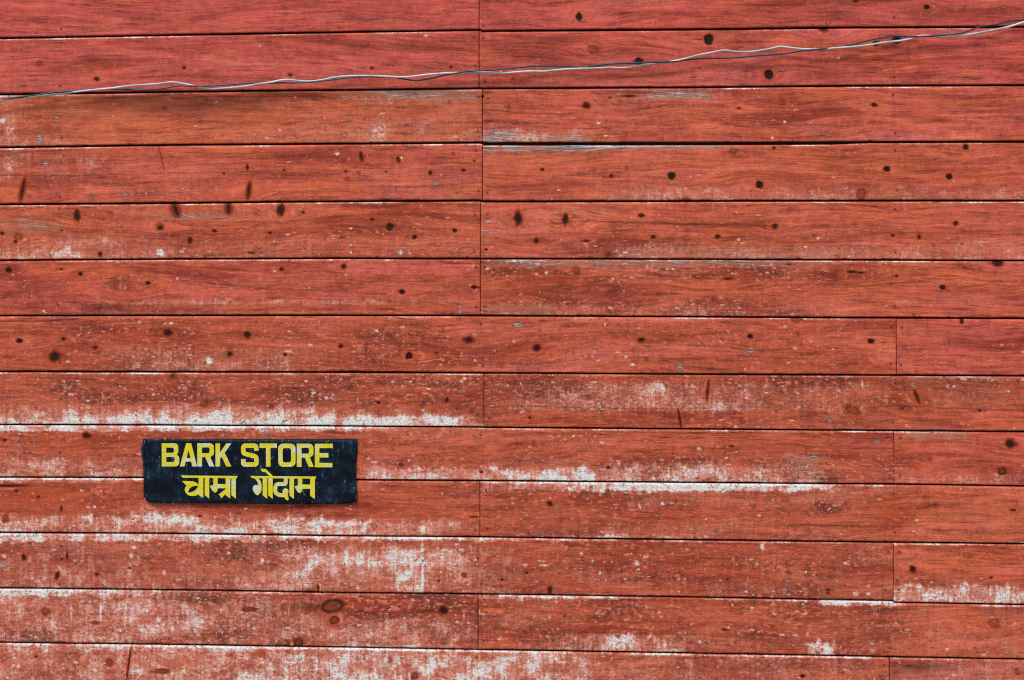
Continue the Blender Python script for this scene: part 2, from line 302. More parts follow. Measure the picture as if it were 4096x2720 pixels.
NAILS = {1: "424 200 424 293 417 594 427 950 440 1075 415 1360 408 1445", 2: "978 175 915 252 980 260 925 453 992 560 1012 680 942 905 930 1040 948 1318 1008 1330 922 1489 1010 1483 950 670",
3: "1463 120 1462 533 1455 655 1470 920 1470 1037 1480 1315 1468 1445", 4: "427 25 401 538 415 943 418 1190 417 1560 415 640",
5: "918 167 930 278 992 280 932 553 990 552 962 673 977 963 933 1068 1040 1062 1022 1321 962 1440 940 1303", 6: "1473 177 1467 552 1443 693 1516 698 1437 950 1508 956 1468 1078 1452 1348 1417 1457 1505 1460",
7: "420 640 415 905 418 1113", 8: "925 255 997 257 922 531 1008 515 943 725 966 902 903 1025 987 1012 903 1292 982 1294 935 1412",
9: "1502 153 1430 170 1460 281 1467 546 1422 681 1500 681 1402 945 1497 943 1484 877 1453 1077 1433 1345 1395 1465 1470 1465"}
MARKS = []
for r_, s_ in MK.items():
    ox, oy = reg(r_)
    for it in s_.split(';'):
        q = it.split(); v = [float(a) for a in q[1:]]
        if len(v) < 5: v.append(0.0)
        MARKS.append((q[0], ox + v[0] * RQ, oy + v[1] * RQ, v[2] * RQ, v[3] * RQ, R(v[4])))
NAILPX = []
for r_, s_ in NAILS.items():
    ox, oy = reg(r_); v = [float(a) for a in s_.split()]
    for k in range(0, len(v), 2): NAILPX.append((ox + v[k] * RQ, oy + v[k + 1] * RQ))
# cracks and splits: darkness, half width px, tile, points
CR = [(.9, 1.6, 4, (0, 650), (200, 654), (350, 652), (470, 645), (540, 636)), (.55, 1.5, 4, (1420, 392), (1560, 400), (1700, 418), (1850, 432), (2361, 443)),
 (.3, 1.5, 4, (1250, 372), (1400, 365), (1600, 340), (1800, 310)), (.45, 1.3, 5, (0, 385), (60, 395), (240, 470)), (.5, 1.2, 5, (240, 337), (600, 340), (955, 347)),
 (.6, 1.5, 5, (985, 1245), (1200, 1243), (1450, 1246), (1900, 1256), (2361, 1262)), (.4, 1.3, 6, (0, 1256), (300, 1256), (560, 1250), (840, 1238)),
 (.5, 2.2, 6, (1240, 1255), (1450, 1240), (1700, 1246), (1900, 1258), (2361, 1275)), (.5, 1.3, 1, (0, 1212), (430, 1220), (850, 1203), (1500, 1192), (2361, 1205)),
 (.35, 1.3, 2, (0, 1165), (400, 1166), (750, 1172), (960, 1180)), (.55, 1.8, 6, (390, 436), (520, 430), (700, 405), (850, 395), (1080, 400), (1300, 405), (1600, 385), (1760, 383)),
 (.35, 1.3, 6, (520, 432), (650, 460), (780, 478)), (.4, 2.4, 6, (1900, 425), (2050, 410), (2200, 375)), (.6, 1.8, 2, (975, 760), (1100, 765), (1230, 785), (1400, 792), (1585, 795)),
 (.45, 1.4, 2, (990, 785), (1130, 812), (1220, 845), (1310, 860)), (.45, 1.4, 2, (1250, 880), (1400, 840), (1480, 838), (1512, 857)), (.45, 1.3, 2, (990, 890), (1240, 875), (1480, 885), (1650, 893), (1850, 885), (1960, 850)),
 (.55, 1.4, 3, (350, 878), (600, 868), (850, 862), (1150, 873), (1280, 858), (1335, 835)), (.45, 1.3, 3, (350, 710), (600, 706)), (.5, 1.3, 2, (958, 712), (1230, 722), (1600, 735), (2361, 700)),
 (.5, 1.2, 8, (100, 340), (520, 358), (955, 387)), (.6, 2.4, 2, (1450, 1545), (1700, 1530), (2000, 1540), (2361, 1545)), (.55, 2.6, 3, (0, 1548), (300, 1558), (620, 1560)), (.5, 3, 5, (0, 0), (480, 4)),
 (.35, 1.2, 2, (0, 880), (240, 895), (500, 850), (650, 800)), (.5, 1.2, 6, (0, 1432), (420, 1420), (700, 1432), (1040, 1438)), (.4, 1.4, 5, (1600, 1418), (2361, 1425)), (.35, 1.2, 9, (0, 705), (400, 702), (760, 695)),
 (.35, 1.4, 3, (2220, 862), (2175, 1010), (2130, 1200)), (.2, 1.6, 3, (1960, 1000), (1840, 1240)), (.2, 1.6, 3, (1350, 1000), (1280, 1180)), (.25, 1.4, 5, (2200, 660), (2100, 920)), (.2, 1.4, 5, (1930, 700), (1860, 880)),
 (.25, 1.4, 6, (2080, 740), (2060, 800)), (.22, 1.5, 6, (300, 1430), (180, 1568)), (.35, 1.3, 9, (1050, 503), (1400, 508), (1700, 500)), (.6, 1.5, 9, (760, 1016), (780, 1030)), (.55, 1.3, 9, (200, 265), (560, 280), (800, 270), (900, 262)),
 (.35, 1.3, 3, (1600, 855), (1850, 838), (2050, 790), (2361, 740)), (.35, 1.3, 3, (1560, 1190), (1800, 1170)), (.3, 2.2, 2, (960, 280), (1250, 285), (1550, 318), (1700, 300)), (.35, 1.3, 2, (958, 340), (1230, 345), (1560, 385), (1800, 380)),
 (.35, 1.3, 3, (200, 270), (330, 325), (560, 345)), (.4, 1.3, 6, (1480, 830), (1700, 880), (2361, 915)), (.4, 1.2, 6, (1700, 800), (2361, 860)), (.5, 2.4, 5, (2080, 470), (2361, 467)), (.45, 2, 1, (860, 1530), (1000, 1505), (1110, 1500)),
 (.25, 1.3, 1, (750, 15), (1000, 80)), (.4, 2.5, 1, (1750, 30), (2000, 12), (2361, 10)), (.45, 1.2, 1, (2080, 88), (2361, 72)), (.45, 2, 3, (450, 25), (600, 42), (720, 35), (860, 10)),
 (.3, 1.3, 4, (590, 410), (660, 392), (830, 390), (850, 410), (740, 425), (600, 420)), (.4, 1.3, 5, (0, 720), (300, 733), (560, 760)), (.35, 1.3, 5, (600, 775), (700, 768), (850, 808)), (.4, 1.5, 4, (1725, 1390), (1850, 1480)),
 (.7, 1.5, 4, (1830, 1415), (1860, 1430), (1835, 1442), (1862, 1450)), (.4, 1.3, 6, (950, 715), (1200, 722), (1400, 738), (1475, 740)), (.3, 1.3, 6, (950, 735), (1200, 742), (1475, 762)), (.35, 2.2, 7, (700, 1110), (1000, 1130), (1400, 1120))]
CRACKS = [(a, hw, Lr(r_, *pts)) for a, hw, r_, *pts in CR]

# paler, chalky zones: x0,x1,y0,y1 (photo px / 1.7348), strength, softness px ; then grey wood zones
CZ = [(2066, 2700, 1092, 1112, .45, 10), (2000, 2700, 1130, 1236, .16, 20), (1850, 2700, 1385, 1500, .16, 20), (2070, 2700, 1000, 1112, .14, 20), (2160, 2700, 430, 600, .16, 20), (500, 1105, 210, 330, .14, 20), (-400, 1110, 943, 985, .62, 26), (-400, 780, 930, 985, .40, 24), (-400, 1110, 962, 985, .45, 8), (380, 700, 926, 985, .22, 12), (780, 1110, 958, 985, .50, 7),
 (-400, 830, 980, 994, 1.1, 4), (-400, 335, 1060, 1104, .55, 18), (200, 335, 1085, 1104, .35, 8), (-400, 200, 1010, 1105, .28, 10), (830, 1110, 1078, 1108, .75, 8), (1110, 1400, 1082, 1110, .70, 10), (1250, 1880, 1074, 1114, .52, 18), (830, 1900, 1050, 1110, .28, 14),
 (1110, 1860, 1112, 1131, 1.15, 6), (1400, 2060, 1118, 1136, .35, 8), (1400, 2000, 1120, 1165, .35, 14), (-400, 335, 1102, 1112, 1.0, 4), (-400, 830, 1188, 1232, .62, 14), (330, 830, 1200, 1232, .35, 10), (690, 1105, 1198, 1238, .72, 10), (1105, 2050, 1150, 1240, .12, 20), (1105, 1700, 1205, 1240, .2, 10), (330, 460, 1160, 1200, .45, 10), (-400, 335, 1150, 1230, .25, 14),
 (-400, 1105, 1228, 1246, .95, 6), (-400, 1105, 1240, 1362, .42, 10), (0, 300, 1250, 1360, .16, 20), (560, 1200, 1256, 1362, .24, 18), (760, 1060, 1268, 1335, .24, 22), (640, 760, 1275, 1350, .12, 20), (1100, 2060, 1250, 1372, .20, 20), (1105, 1500, 1236, 1247, .8, 5), (1950, 2060, 1255, 1300, .3, 14), (1950, 2700, 1346, 1386, 1.0, 20), (1950, 2700, 1250, 1257, .9, 4),
 (-400, 700, 1362, 1482, .74, 16), (700, 1105, 1420, 1488, .60, 16), (200, 640, 1375, 1450, .10, 16), (1105, 2700, 1372, 1500, .15, 20), (1280, 1580, 1466, 1503, .85, 11), (1110, 1500, 1372, 1382, .8, 5), (-400, 300, 1358, 1372, .6, 6), (1150, 1320, 1390, 1440, .25, 16), (1900, 2060, 1385, 1396, 1.0, 4), (1105, 1150, 1420, 1450, .5, 10), (1860, 1930, 1480, 1506, .6, 10),
 (-400, 1320, 1484, 1640, .82, 12), (560, 1300, 1510, 1640, .36, 16), (1300, 2050, 1500, 1640, .52, 16), (0, 1100, 1486, 1500, .3, 6), (2056, 2700, 1515, 1640, .45, 14), (-400, 260, 1500, 1568, -.15, 20),
 (-400, 400, 535, 597, .30, 22), (-400, 1105, 550, 597, .22, 16), (0, 160, 575, 597, .40, 10), (1370, 2700, 560, 597, .42, 8), (-400, 260, 345, 412, .45, 18), (-400, 130, 210, 330, .40, 24), (1400, 2700, 432, 460, .50, 10),
 (880, 1105, 370, 460, .26, 24), (750, 1105, 210, 330, .24, 26), (1115, 1400, 300, 326, .62, 8), (1380, 1700, 205, 240, .4, 12), (200, 720, 800, 856, .44, 20), (-400, 900, 690, 730, .28, 12), (300, 1105, 690, 700, .4, 5),
 (1118, 1600, 884, 942, .50, 16), (1340, 1560, 868, 944, .32, 14), (1540, 2060, 885, 944, .52, 20), (1560, 1750, 910, 944, .25, 12), (-400, 1105, 862, 925, .22, 22), (1960, 2361, 690, 700, .25, 8), (1105, 1900, 700, 726, .28, 8), (0, 400, 1510, 1560, .1, 20),
 (830, 1110, 985, 1006, .55, 8), (1110, 2060, 985, 995, .35, 4), (-400, 2700, 75, 200, .10, 20), (600, 1100, 1262, 1300, .15, 12), (955, 978, 1255, 1362, .40, 9), (40, 500, 1380, 1470, .08, 20), (0, 1100, 857, 864, .45, 4), (-400, 340, 984, 1004, .3, 9)]
GZ = [(820, 1110, 217, 231, .36, 5), (240, 400, 228, 238, .14, 5), (1118, 1180, 300, 326, .5, 8), (1180, 1380, 312, 326, .3, 6), (1460, 1620, 208, 226, .42, 6), (1115, 1420, 332, 350, .46, 5), (1400, 1700, 332, 346, .32, 5), (1200, 1480, 474, 500, .16, 10), (1370, 2000, 568, 597, .20, 7), (1400, 2361, 442, 458, .14, 6),
 (2080, 2700, 870, 934, .15, 12), (330, 560, 492, 505, .36, 6), (2066, 2250, 998, 1012, .26, 6), (780, 1110, 958, 984, .30, 8), (400, 700, 940, 984, .18, 8), (1115, 1150, 480, 560, .28, 10), (1110, 1900, 600, 616, .28, 5), (1110, 1300, 700, 728, .26, 8), (2050, 2361, 1530, 1570, .20, 10), (2066, 2361, 1350, 1390, .22, 8), (0, 130, 500, 540, .24, 10), (1118, 1140, 215, 320, .28, 8), (1105, 1123, 335, 460, .25, 6), (1830, 1900, 1050, 1100, .28, 10)]
WZ = [(0, 1105, 868, 925, .5, 20), (1110, 2060, 868, 944, .4, 20), (1110, 2000, 600, 640, .6, 20), (1110, 1900, 690, 728, .5, 12), (200, 1100, 760, 856, .35, 20), (350, 700, 1248, 1300, .4, 20),
 (1110, 1600, 1125, 1190, .3, 20), (1400, 2060, 1060, 1112, .6, 14), (0, 1100, 1440, 1485, .5, 14), (500, 1100, 1368, 1420, .4, 20), (0, 340, 1010, 1100, .2, 20), (400, 1105, 530, 597, .3, 20), (2080, 2361, 868, 934, .4, 10)]
# per plank: tone (0 pink .. 1 orange brown), value of extra dirt
TONE = {(0, 0): .12, (0, 1): .12, (1, 0): .16, (1, 1): .22, (2, 0): .95, (2, 1): .45, (3, 0): .46, (3, 1): .62, (4, 0): .66, (4, 1): .60, (5, 0): .38, (5, 1): .62, (6, 0): .58, (6, 1): .40,
        (7, 0): .75, (7, 1): .74, (8, 0): .70, (8, 1): .55, (9, 0): .74, (9, 1): .78, (10, 0): .72, (10, 1): .66, (11, 0): .74, (11, 1): .80, (12, 0): .70, (12, 1): .40, (13, 0): .7, (13, 1): .7}
WORN = [.10, .14, .35, .32, .45, .40, .55, .68, .60, .70, .85, .92, .9, .9]
DEPTH = {}

wall = bpy.data.objects.new('plank_wall', None); COL.objects.link(wall)
wall.location = (0, 0, 0)
wall['label'] = 'weathered red painted wall of long horizontal wooden planks behind the sign and cable'
wall['category'] = 'wall'

SGN = [(574, 1755), (1421.5, 1760.4), (1423, 2011), (579, 2006)]
def seam_jag(i, x):
    return (fbm(x / 90., np.full_like(x, i * 3.1), 3) - .5) * 2.6 + (vnoise(x / 18., np.full_like(x, i * 1.7), 9) - .5) * 1.2

def make_plank(row, k, x0, x1):
    """one board, edges read off the photograph, front face a relief grid"""
    rs = random.Random(row * 10 + k)
    jg = 1.1
    inview = -1 < row < 13
    stepx = 4.0 if inview else 16.0
    nx = max(4, int((x1 - x0) / stepx))
    xs = np.linspace(x0 + jg, x1 - jg, nx + 1)
    side_t = side_b = k
    # neighbours change side at their own joint, so pick by x
    def both(i, kk):
        y0, y1 = seam(i, 0, xs), seam(i, 1, xs)
        if S[i][0] is S[i][1]: return y0
        jx = 1925 if i != 10 else 3574
        return np.where(xs < jx, y0, y1)
    top = both(row - 1, k) if (row - 1) in S else both(row, k) - 222
    bot = both(row, k)
    gt = GAP.get(row - 1, 3) / 2; gb = GAP.get(row, 3) / 2 + .9 * (fbm(xs / 130., xs * 0 + row * 1.3, 61) - .45) * 2
    tj = seam_jag(row - 1, xs) * .45; bj = seam_jag(row, xs + 333) * .45
    T = top + gt + tj * .5 + .3; B = bot - gb - np.clip(bj, -3, .9) - 3.0 * sst(.80, .95, vnoise(xs / 26., xs * 0 + row * 2.1, 71)) * vnoise(xs / 7., xs * 0, 72)
    if row == 3 and k == 1:                                     # the wide gap above this board shows its tongue
        T = T + 5.5 * sst(3500, 3300, xs) * 1.0
    ny = 68 if inview else 16
    vs = np.linspace(0, 1, ny + 1)
    X = np.repeat(xs[None, :], ny + 1, 0)
    Y = T[None, :] + (B - T)[None, :] * vs[:, None]
    d_top = Y - T[None, :]; d_bot = B[None, :] - Y
    base = rs.uniform(-.0012, .0012); 
    # relief towards the viewer is negative y
    yy = np.full_like(X, base)
    bev = np.clip(1 - d_top / 7.0, 0, 1); yy += .0062 * bev ** 1.6       # rounded upper arris
    yy += .0016 * np.clip(1 - d_bot / 2.5, 0, 1)
    yy += -.0018 * vs[:, None]                                           # lower edge stands a little proud
    ex = np.minimum(X - xs[0], xs[-1] - X); yy += .0012 * np.clip(1 - ex / 3, 0, 1)
    yy += (fbm(X / 500., Y / 160., row * 3 + k) - .5) * .003             # cupping and waves
    yy += (fbm(X / 60., Y / 7., row + 40) - .5) * .0006
    A = {n: np.zeros_like(X) for n in ('chalk_hilite', 'dark', 'halo', 'grey', 'tone', 'blackpaint', 'worn')}
    # --- grain coordinate
    gz = Y.copy() + (fbm(X / 700., Y / 300., row * 7 + k * 3 + 1) - .5) * 90 + (fbm(X / 200., Y / 90., row + 60) - .5) * 14
    sel = [m for m in MARKS if x0 - 2 <= m[1] <= x1 + 2 and np.interp(m[1], xs, T) - 9 <= m[2] <= np.interp(m[1], xs, B) + 7]
    for kd, mx, my, rx, ry, an in sel:
        if kd not in 'KkhrRosD' : continue
        r0 = min(max(rx, ry, 5), 30)
        wdt = r0 * 8; hgt = r0 * 2.6
        gz -= (Y - my) * .86 * np.exp(-((X - mx) / wdt) ** 2 - ((Y - my) / hgt) ** 2)
    GX = X / 1000. + row * 3.7 + k * 1.9; GZC = gz / 1000.
    # --- tone and dirt
    A['tone'] += TONE.get((row, k), .6) + .18 * (fbm(X / 400., Y / 120., row + 11) - .5) - .20 * sst(3300, 4200, X) * (row < 9)
    if row == 8 and k == 0: A['tone'] -= .25 * sst(3250, 3350, X)
    A['worn'] += WORN[min(max(row, 0), 13)] * (1 - .45 * sst(3500, 3700, X))
    wob = (fbm(X / 60., Y / 40., 77) - .5)
    A['worn'] += wob * .25
    # pale line along the arris: chalky wear plus a painted sky highlight
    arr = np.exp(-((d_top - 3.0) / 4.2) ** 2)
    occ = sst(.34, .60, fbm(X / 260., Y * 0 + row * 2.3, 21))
    A['chalk_hilite'] += arr * (.10 + .85 * occ * (.4 + vnoise(X / 60., X * 0 + row, 15)))
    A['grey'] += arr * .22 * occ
    lo = np.exp(-(d_bot / 5.) ** 2); A['chalk_hilite'] += lo * .25 * sst(.45, .7, fbm(X / 120., Y * 0 + row, 31))
    # --- zones
    drip = (vnoise(X / 8., X * 0 + row, 51) - .5) * 20 + (vnoise(X / 33., X * 0 + row, 52) - .5) * 22
    def zone(z, key, gain=1.0):
        a, b, c, d, s_, sf = z; q = 1.7348
        sf = sf * q
        if c * q > B.max() + 8 or d * q < T.min() - 8 or a * q > x1 or b * q < x0: return
        if (b - a) * q > 320 and min(b * q, x1) - max(a * q, x0) < 320: return
        # a zone belongs to the board that holds its middle
        mid = (max(c * q, T.min()) + min(d * q, B.max())) / 2
        over = min(d * q, B.max()) - max(c * q, T.min())
        if over < .45 * (d - c) * q: return
        yd = Y + (drip * min(1, sf / 20.))
        m = sst(c * q - sf * .5, c * q + sf * .5, yd) * sst(d * q + sf * .6, d * q, Y) if d * q < B.mean() - 12 else sst(c * q - sf * .5, c * q + sf * .5, yd)
        if c * q < T.mean() + 12: m = sst(d * q + sf * .6, d * q - sf * .3, yd)
        ew = 190 if b - a > 200 else 45
        m = m * sst(a * q - ew, a * q + ew, X + wob * 190 + (vnoise(X / 40., Y / 6., 63) - .5) * 90) * sst(b * q + ew, b * q - ew, X + wob * 190 + (vnoise(X / 40., Y / 6., 63) - .5) * 90) if True else m
        A[key][...] += m * s_ * gain
    for z in CZ: zone(z, 'chalk_hilite', 1.04)
    A['chalk_hilite'] += .20 * sst(.40, 1.0, vs[:, None] + (fbm(X / 300., Y / 70., row + 5) - .5) * .8) * sst(.30, .55, fbm(X / 500., Y / 200., row + 95))
    strip = (row < 8) * sst(30, 18, d_top) * (1 - 1.1 * (fbm(X / 180., Y / 60. + row * 3.1, 91)))
    A['chalk_hilite'] = np.where(strip > 0, A['chalk_hilite'] * (1 - .55 * strip), A['chalk_hilite'])
    A['chalk_hilite'] += arr * (.10 + .75 * occ * vnoise(X / 45., X * 0 + row, 14)) * (row < 8)  # worn arris and its painted highlight strengthened on the upper rows
    for z in GZ: zone(z, 'grey')
    for z in WZ: zone(z, 'worn')
    # --- marks
    dep = np.zeros_like(X)
    for kd, mx, my, rx, ry, an in sel:
        ix = slice(max(0, np.searchsorted(xs, mx - 5.5 * rx - 26)), np.searchsorted(xs, mx + 5.5 * rx + 26))
        x_ = X[:, ix] - mx; y_ = Y[:, ix] - my
        if x_.shape[1] == 0: continue
        c_, s_ = math.cos(an), math.sin(an)
        u = (x_ * c_ + y_ * s_) ; v = (-x_ * s_ + y_ * c_)
        d = np.sqrt((u / rx) ** 2 + (v / ry) ** 2) * (1 + (vnoise(X[:, ix] / (rx * .7 + 1), Y[:, ix] / (ry * .7 + 1), int(mx) % 50) - .5) * .45 + (vnoise(X[:, ix] / 5., Y[:, ix] / 4., int(my) % 50) - .5) * .18)
        D, H, C, G = A['dark'], A['halo'], A['chalk_hilite'], A['grey']
        soft = 2.6 / max(2.5, min(rx, ry))
        fade = A['chalk_hilite'][:, ix]
        if kd in 'Kkh':
            core = sst(1 + soft, 1 - soft * .8, d)
            D[:, ix] = np.maximum(D[:, ix], core * {'K': .96, 'k': .90, 'h': .99}[kd])
            ho = sst({'K': 2.3, 'k': 2.0, 'h': 1.6}[kd] + soft, .9, d)
            H[:, ix] = np.maximum(H[:, ix], ho * {'K': 1.0, 'k': .85, 'h': .7}[kd])
            C[:, ix] = C[:, ix] * (1 - sst(2.2, 1.0, d))
            dep[:, ix] += core * {'K': .0015, 'k': .001, 'h': .0045}[kd]
            tail = np.exp(-(u / (rx * 3.2)) ** 2 - (v / (ry * .5)) ** 2)
            D[:, ix] = np.maximum(D[:, ix], tail * .30 * (kd != 'h'))
        elif kd in 'rR':
            ring = np.exp(-((d - 1) / (.28 + soft * .3)) ** 2)
            inner = sst(1.1, .8, d)
            D[:, ix] = np.maximum(D[:, ix], inner * (.24 if kd == 'r' else .40) * (.5 + .9 * vnoise(X[:, ix] / 7., Y[:, ix] / 5., 33)))
            D[:, ix] = np.maximum(D[:, ix], np.maximum(ring * (.60 if kd == 'r' else .92), np.exp(-(d / .35) ** 2) * .6))
            if kd == 'R': D[:, ix] = np.maximum(D[:, ix], .5 * np.exp(-((d - .55) / .12) ** 2))
            H[:, ix] = np.maximum(H[:, ix], np.maximum(inner * .5, sst(2.2, .9, d) * (.34 if kd == 'r' else .6)))
            C[:, ix] = C[:, ix] * (1 - sst(2.0, 1.0, d))
            dep[:, ix] += ring * .0008
        elif kd == 'o':
            ring = np.exp(-((d - 1) / max(.10, 2.0 / min(rx, ry))) ** 2)
            D[:, ix] = np.maximum(D[:, ix], ring * .42)
        elif kd == 's':
            core = sst(1 + soft * .6, 1 - soft, d)
            u2 = u / (rx * .62); d2 = np.sqrt(u2 ** 2 + (v / ry) ** 2) * (1 + (vnoise(X[:, ix] / 6., Y[:, ix] / 9., 12) - .5) * .3)
            core = sst(1.25, .55, d2)
            D[:, ix] = np.maximum(D[:, ix], core * .96)
            H[:, ix] = np.maximum(H[:, ix], sst(2.0, .9, np.sqrt((u / (rx * 1.25)) ** 2 + (v / (ry * .9)) ** 2)) * .85)
            dep[:, ix] += core * .002
        elif kd == 't':
            D[:, ix] = np.maximum(D[:, ix], np.exp(-(u / 2.6) ** 2) * sst(1.05, .85, np.abs(v / ry)) * .6)
            H[:, ix] = np.maximum(H[:, ix], sst(1.6, .5, d) * .5)
        elif kd == 'g':
            G[:, ix] += sst(1.5, .6, d) * .42; D[:, ix] = np.maximum(D[:, ix], np.exp(-((d - .9) / .4) ** 2) * .25)
        elif kd == 'w':
            C[:, ix] += sst(1.6, .3, d) * 1.0
        elif kd == 'd':
            D[:, ix] = np.maximum(D[:, ix], np.exp(-d ** 2) * .62); H[:, ix] = np.maximum(H[:, ix], np.exp(-(d / 1.5) ** 2) * .25)
        elif kd == 'q':
            C[:, ix] += .40 * np.exp(-d ** 2)
        elif kd == 'G':
            A['worn'][:, ix] += 1.3 * np.exp(-d ** 2); C[:, ix] = C[:, ix] * (1 - .55 * np.exp(-d ** 2))
        elif kd == 'D':
            D[:, ix] = np.maximum(D[:, ix], np.exp(-d ** 2) * .82)
        elif kd == 'p':
            H[:, ix] = np.maximum(H[:, ix], np.exp(-d ** 2) * .45)
            C[:, ix] = C[:, ix] * (1 - .6 * np.exp(-d ** 2))
    # --- cracks
    for a_, hw, pts in CRACKS:
        for (ax, ay), (bx, by) in zip(pts[:-1], pts[1:]):
            if max(ax, bx) < x0 or min(ax, bx) > x1: continue
            my = (ay + by) / 2; mx = min(max((ax + bx) / 2, xs[0]), xs[-1])
            if not (np.interp(mx, xs, T) - 2 < my < np.interp(mx, xs, B) + 2): continue
            ix = slice(max(0, np.searchsorted(xs, min(ax, bx) - 12)), np.searchsorted(xs, max(ax, bx) + 12))
            px_, py_ = X[:, ix], Y[:, ix] + (vnoise(X[:, ix] / 22., X[:, ix] * 0, 4) - .5) * 5
            L2 = (bx - ax) ** 2 + (by - ay) ** 2
            tt = np.clip(((px_ - ax) * (bx - ax) + (py_ - ay) * (by - ay)) / L2, 0, 1)
            dd = np.hypot(px_ - ax - tt * (bx - ax), py_ - ay - tt * (by - ay))
            m = np.exp(-(dd / (hw * 1.25)) ** 2) * a_ * (.55 + .75 * vnoise(px_ / 40., px_ * 0 + 3, 8))
            A['dark'][:, ix] = np.maximum(A['dark'][:, ix], np.clip(m, 0, 1))
            A['halo'][:, ix] = np.maximum(A['halo'][:, ix], np.exp(-(dd / (hw * 3)) ** 2) * a_ * .22)
            dep[:, ix] += np.clip(m, 0, 1) * .0012
    for nx_, ny_ in NAILPX:                                   # rust bleeding round the nail heads
        if x0 < nx_ < x1 and T.min() < ny_ < B.max():
            dn = np.hypot(X - nx_, (Y - ny_) * .85)
            A['dark'] = np.maximum(A['dark'], np.exp(-(dn / 4.6) ** 2) * .55)
            A['halo'] = np.maximum(A['halo'], np.exp(-(dn / 9.) ** 2) * .35)
    # black paint brushed past the sign board
    if row in (8, 9):
        r_ = 20 * sst(2010, 1990, Y) * sst(1750, 1775, Y)
        dx = np.maximum(SGN[0][0] - X, X - 1422.) ; dy = np.maximum(1756 - Y, Y - 2004)
        lim = np.where(X < 1000, 9 * np.exp(-((Y - 1800) / 40.) ** 2), 9 * sst(1870, 1790, Y) + 1)
        A['blackpaint'] += np.where((Y > 1756) & (Y < 1990), sst(lim + 7, lim - 4, dx), 0) * .75
        A['blackpaint'] = np.maximum(A['blackpaint'], .62 * sst(6, 1, 1758 - Y) * (X > 574) * (X < 1422) * (Y < 1800))
    yy += dep
    wx, wz = px2w(X, Y)
    V = np.stack([wx, yy, wz], -1)                            # (ny+1, nx+1, 3)
    n0 = V.shape[0] * V.shape[1]
    idx = np.arange(n0).reshape(ny + 1, nx + 1)
    a, b, c, d = idx[:-1, :-1], idx[1:, :-1], idx[1:, 1:], idx[:-1, 1:]
    faces = np.stack([a, b, c, d], -1).reshape(-1, 4)
    # sides and back, 22 mm thick
    loop = np.concatenate([idx[0, :], idx[1:, -1], idx[-1, -2::-1], idx[-2:0:-1, 0]])
    nl = len(loop)
    flat = V.reshape(-1, 3)
    bk = flat[loop].copy(); bk[:, 1] = .024
    bi = np.arange(n0, n0 + nl)
    sf = np.stack([loop, np.roll(loop, -1), np.roll(bi, -1), bi], -1)
    allv = np.concatenate([flat, bk])
    me = bpy.data.meshes.new('plank')
    me.vertices.add(len(allv)); me.vertices.foreach_set('co', allv.astype(np.float32).ravel())
    F4 = np.concatenate([faces, sf])
    nlp = F4.size
    me.loops.add(nlp); me.loops.foreach_set('vertex_index', F4.astype(np.int32).ravel())
    me.polygons.add(len(F4)); me.polygons.foreach_set('loop_start', np.arange(0, nlp, 4, dtype=np.int32))
    me.update(calc_edges=True)
    sm = np.ones(len(F4), bool); sm[len(faces):] = False
    me.polygons.foreach_set('use_smooth', sm)
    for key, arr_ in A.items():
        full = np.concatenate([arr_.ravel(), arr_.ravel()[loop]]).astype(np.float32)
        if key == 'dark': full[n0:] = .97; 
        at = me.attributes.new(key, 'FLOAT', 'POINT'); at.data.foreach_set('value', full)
    gc = np.stack([GX.ravel(), GZC.ravel(), np.full(n0, row * 1.3 + k * .6)], -1)
    gc = np.concatenate([gc, gc[loop]]).astype(np.float32)
    at = me.attributes.new('gcoord', 'FLOAT_VECTOR', 'POINT'); at.data.foreach_set('vector', gc.ravel())
    me.materials.append(MAT)
    o = bpy.data.objects.new('plank', me); COL.objects.link(o); o.parent = wall
    # nails of this board
    for nx_, ny_ in NAILPX:
        if x0 < nx_ < x1 and np.interp(nx_, xs, T) < ny_ < np.interp(nx_, xs, B):
            i_ = int(round((nx_ - xs[0]) / (xs[1] - xs[0]))); t_ = (ny_ - np.interp(nx_, xs, T)) / (np.interp(nx_, xs, B) - np.interp(nx_, xs, T))
            yv = yy[int(round(t_ * ny)), min(i_, nx)]
            qx, qz = px2w(nx_, ny_)
            no = bpy.data.objects.new('nail', nail_me); COL.objects.link(no); no.parent = o
            no.location = (float(qx), float(yv) - .0004, float(qz)); no.rotation_euler = (0, rs.uniform(0, 3), 0)
    return o

def nail_mesh():
    vs, fs = [(0, -.0011, 0)], []
    for r_, y in ((.0026, -.0009), (.0037, -.0002), (.0037, .006)):
        for q in range(10):
            a = q * math.pi / 5; vs.append((r_ * math.cos(a), y, r_ * math.sin(a)))
    for q in range(10):
        fs.append((0, 1 + q, 1 + (q + 1) % 10))
        for s in (0, 1):
            fs.append((1 + s * 10 + q, 11 + s * 10 + q, 11 + s * 10 + (q + 1) % 10, 1 + s * 10 + (q + 1) % 10))
    me = bpy.data.meshes.new('nail'); me.from_pydata(vs, [], fs); me.materials.append(NAIL)
    return me
nail_me = nail_mesh()

for row in range(-1, 14):
    if row == 0 - 1:
        make_plank(-1, 0, XL, 1240); make_plank(-1, 1, 1240, XR)
        continue
    j = JOINT[row]
    make_plank(row, 0, XL, j); make_plank(row, 1, j, XR)

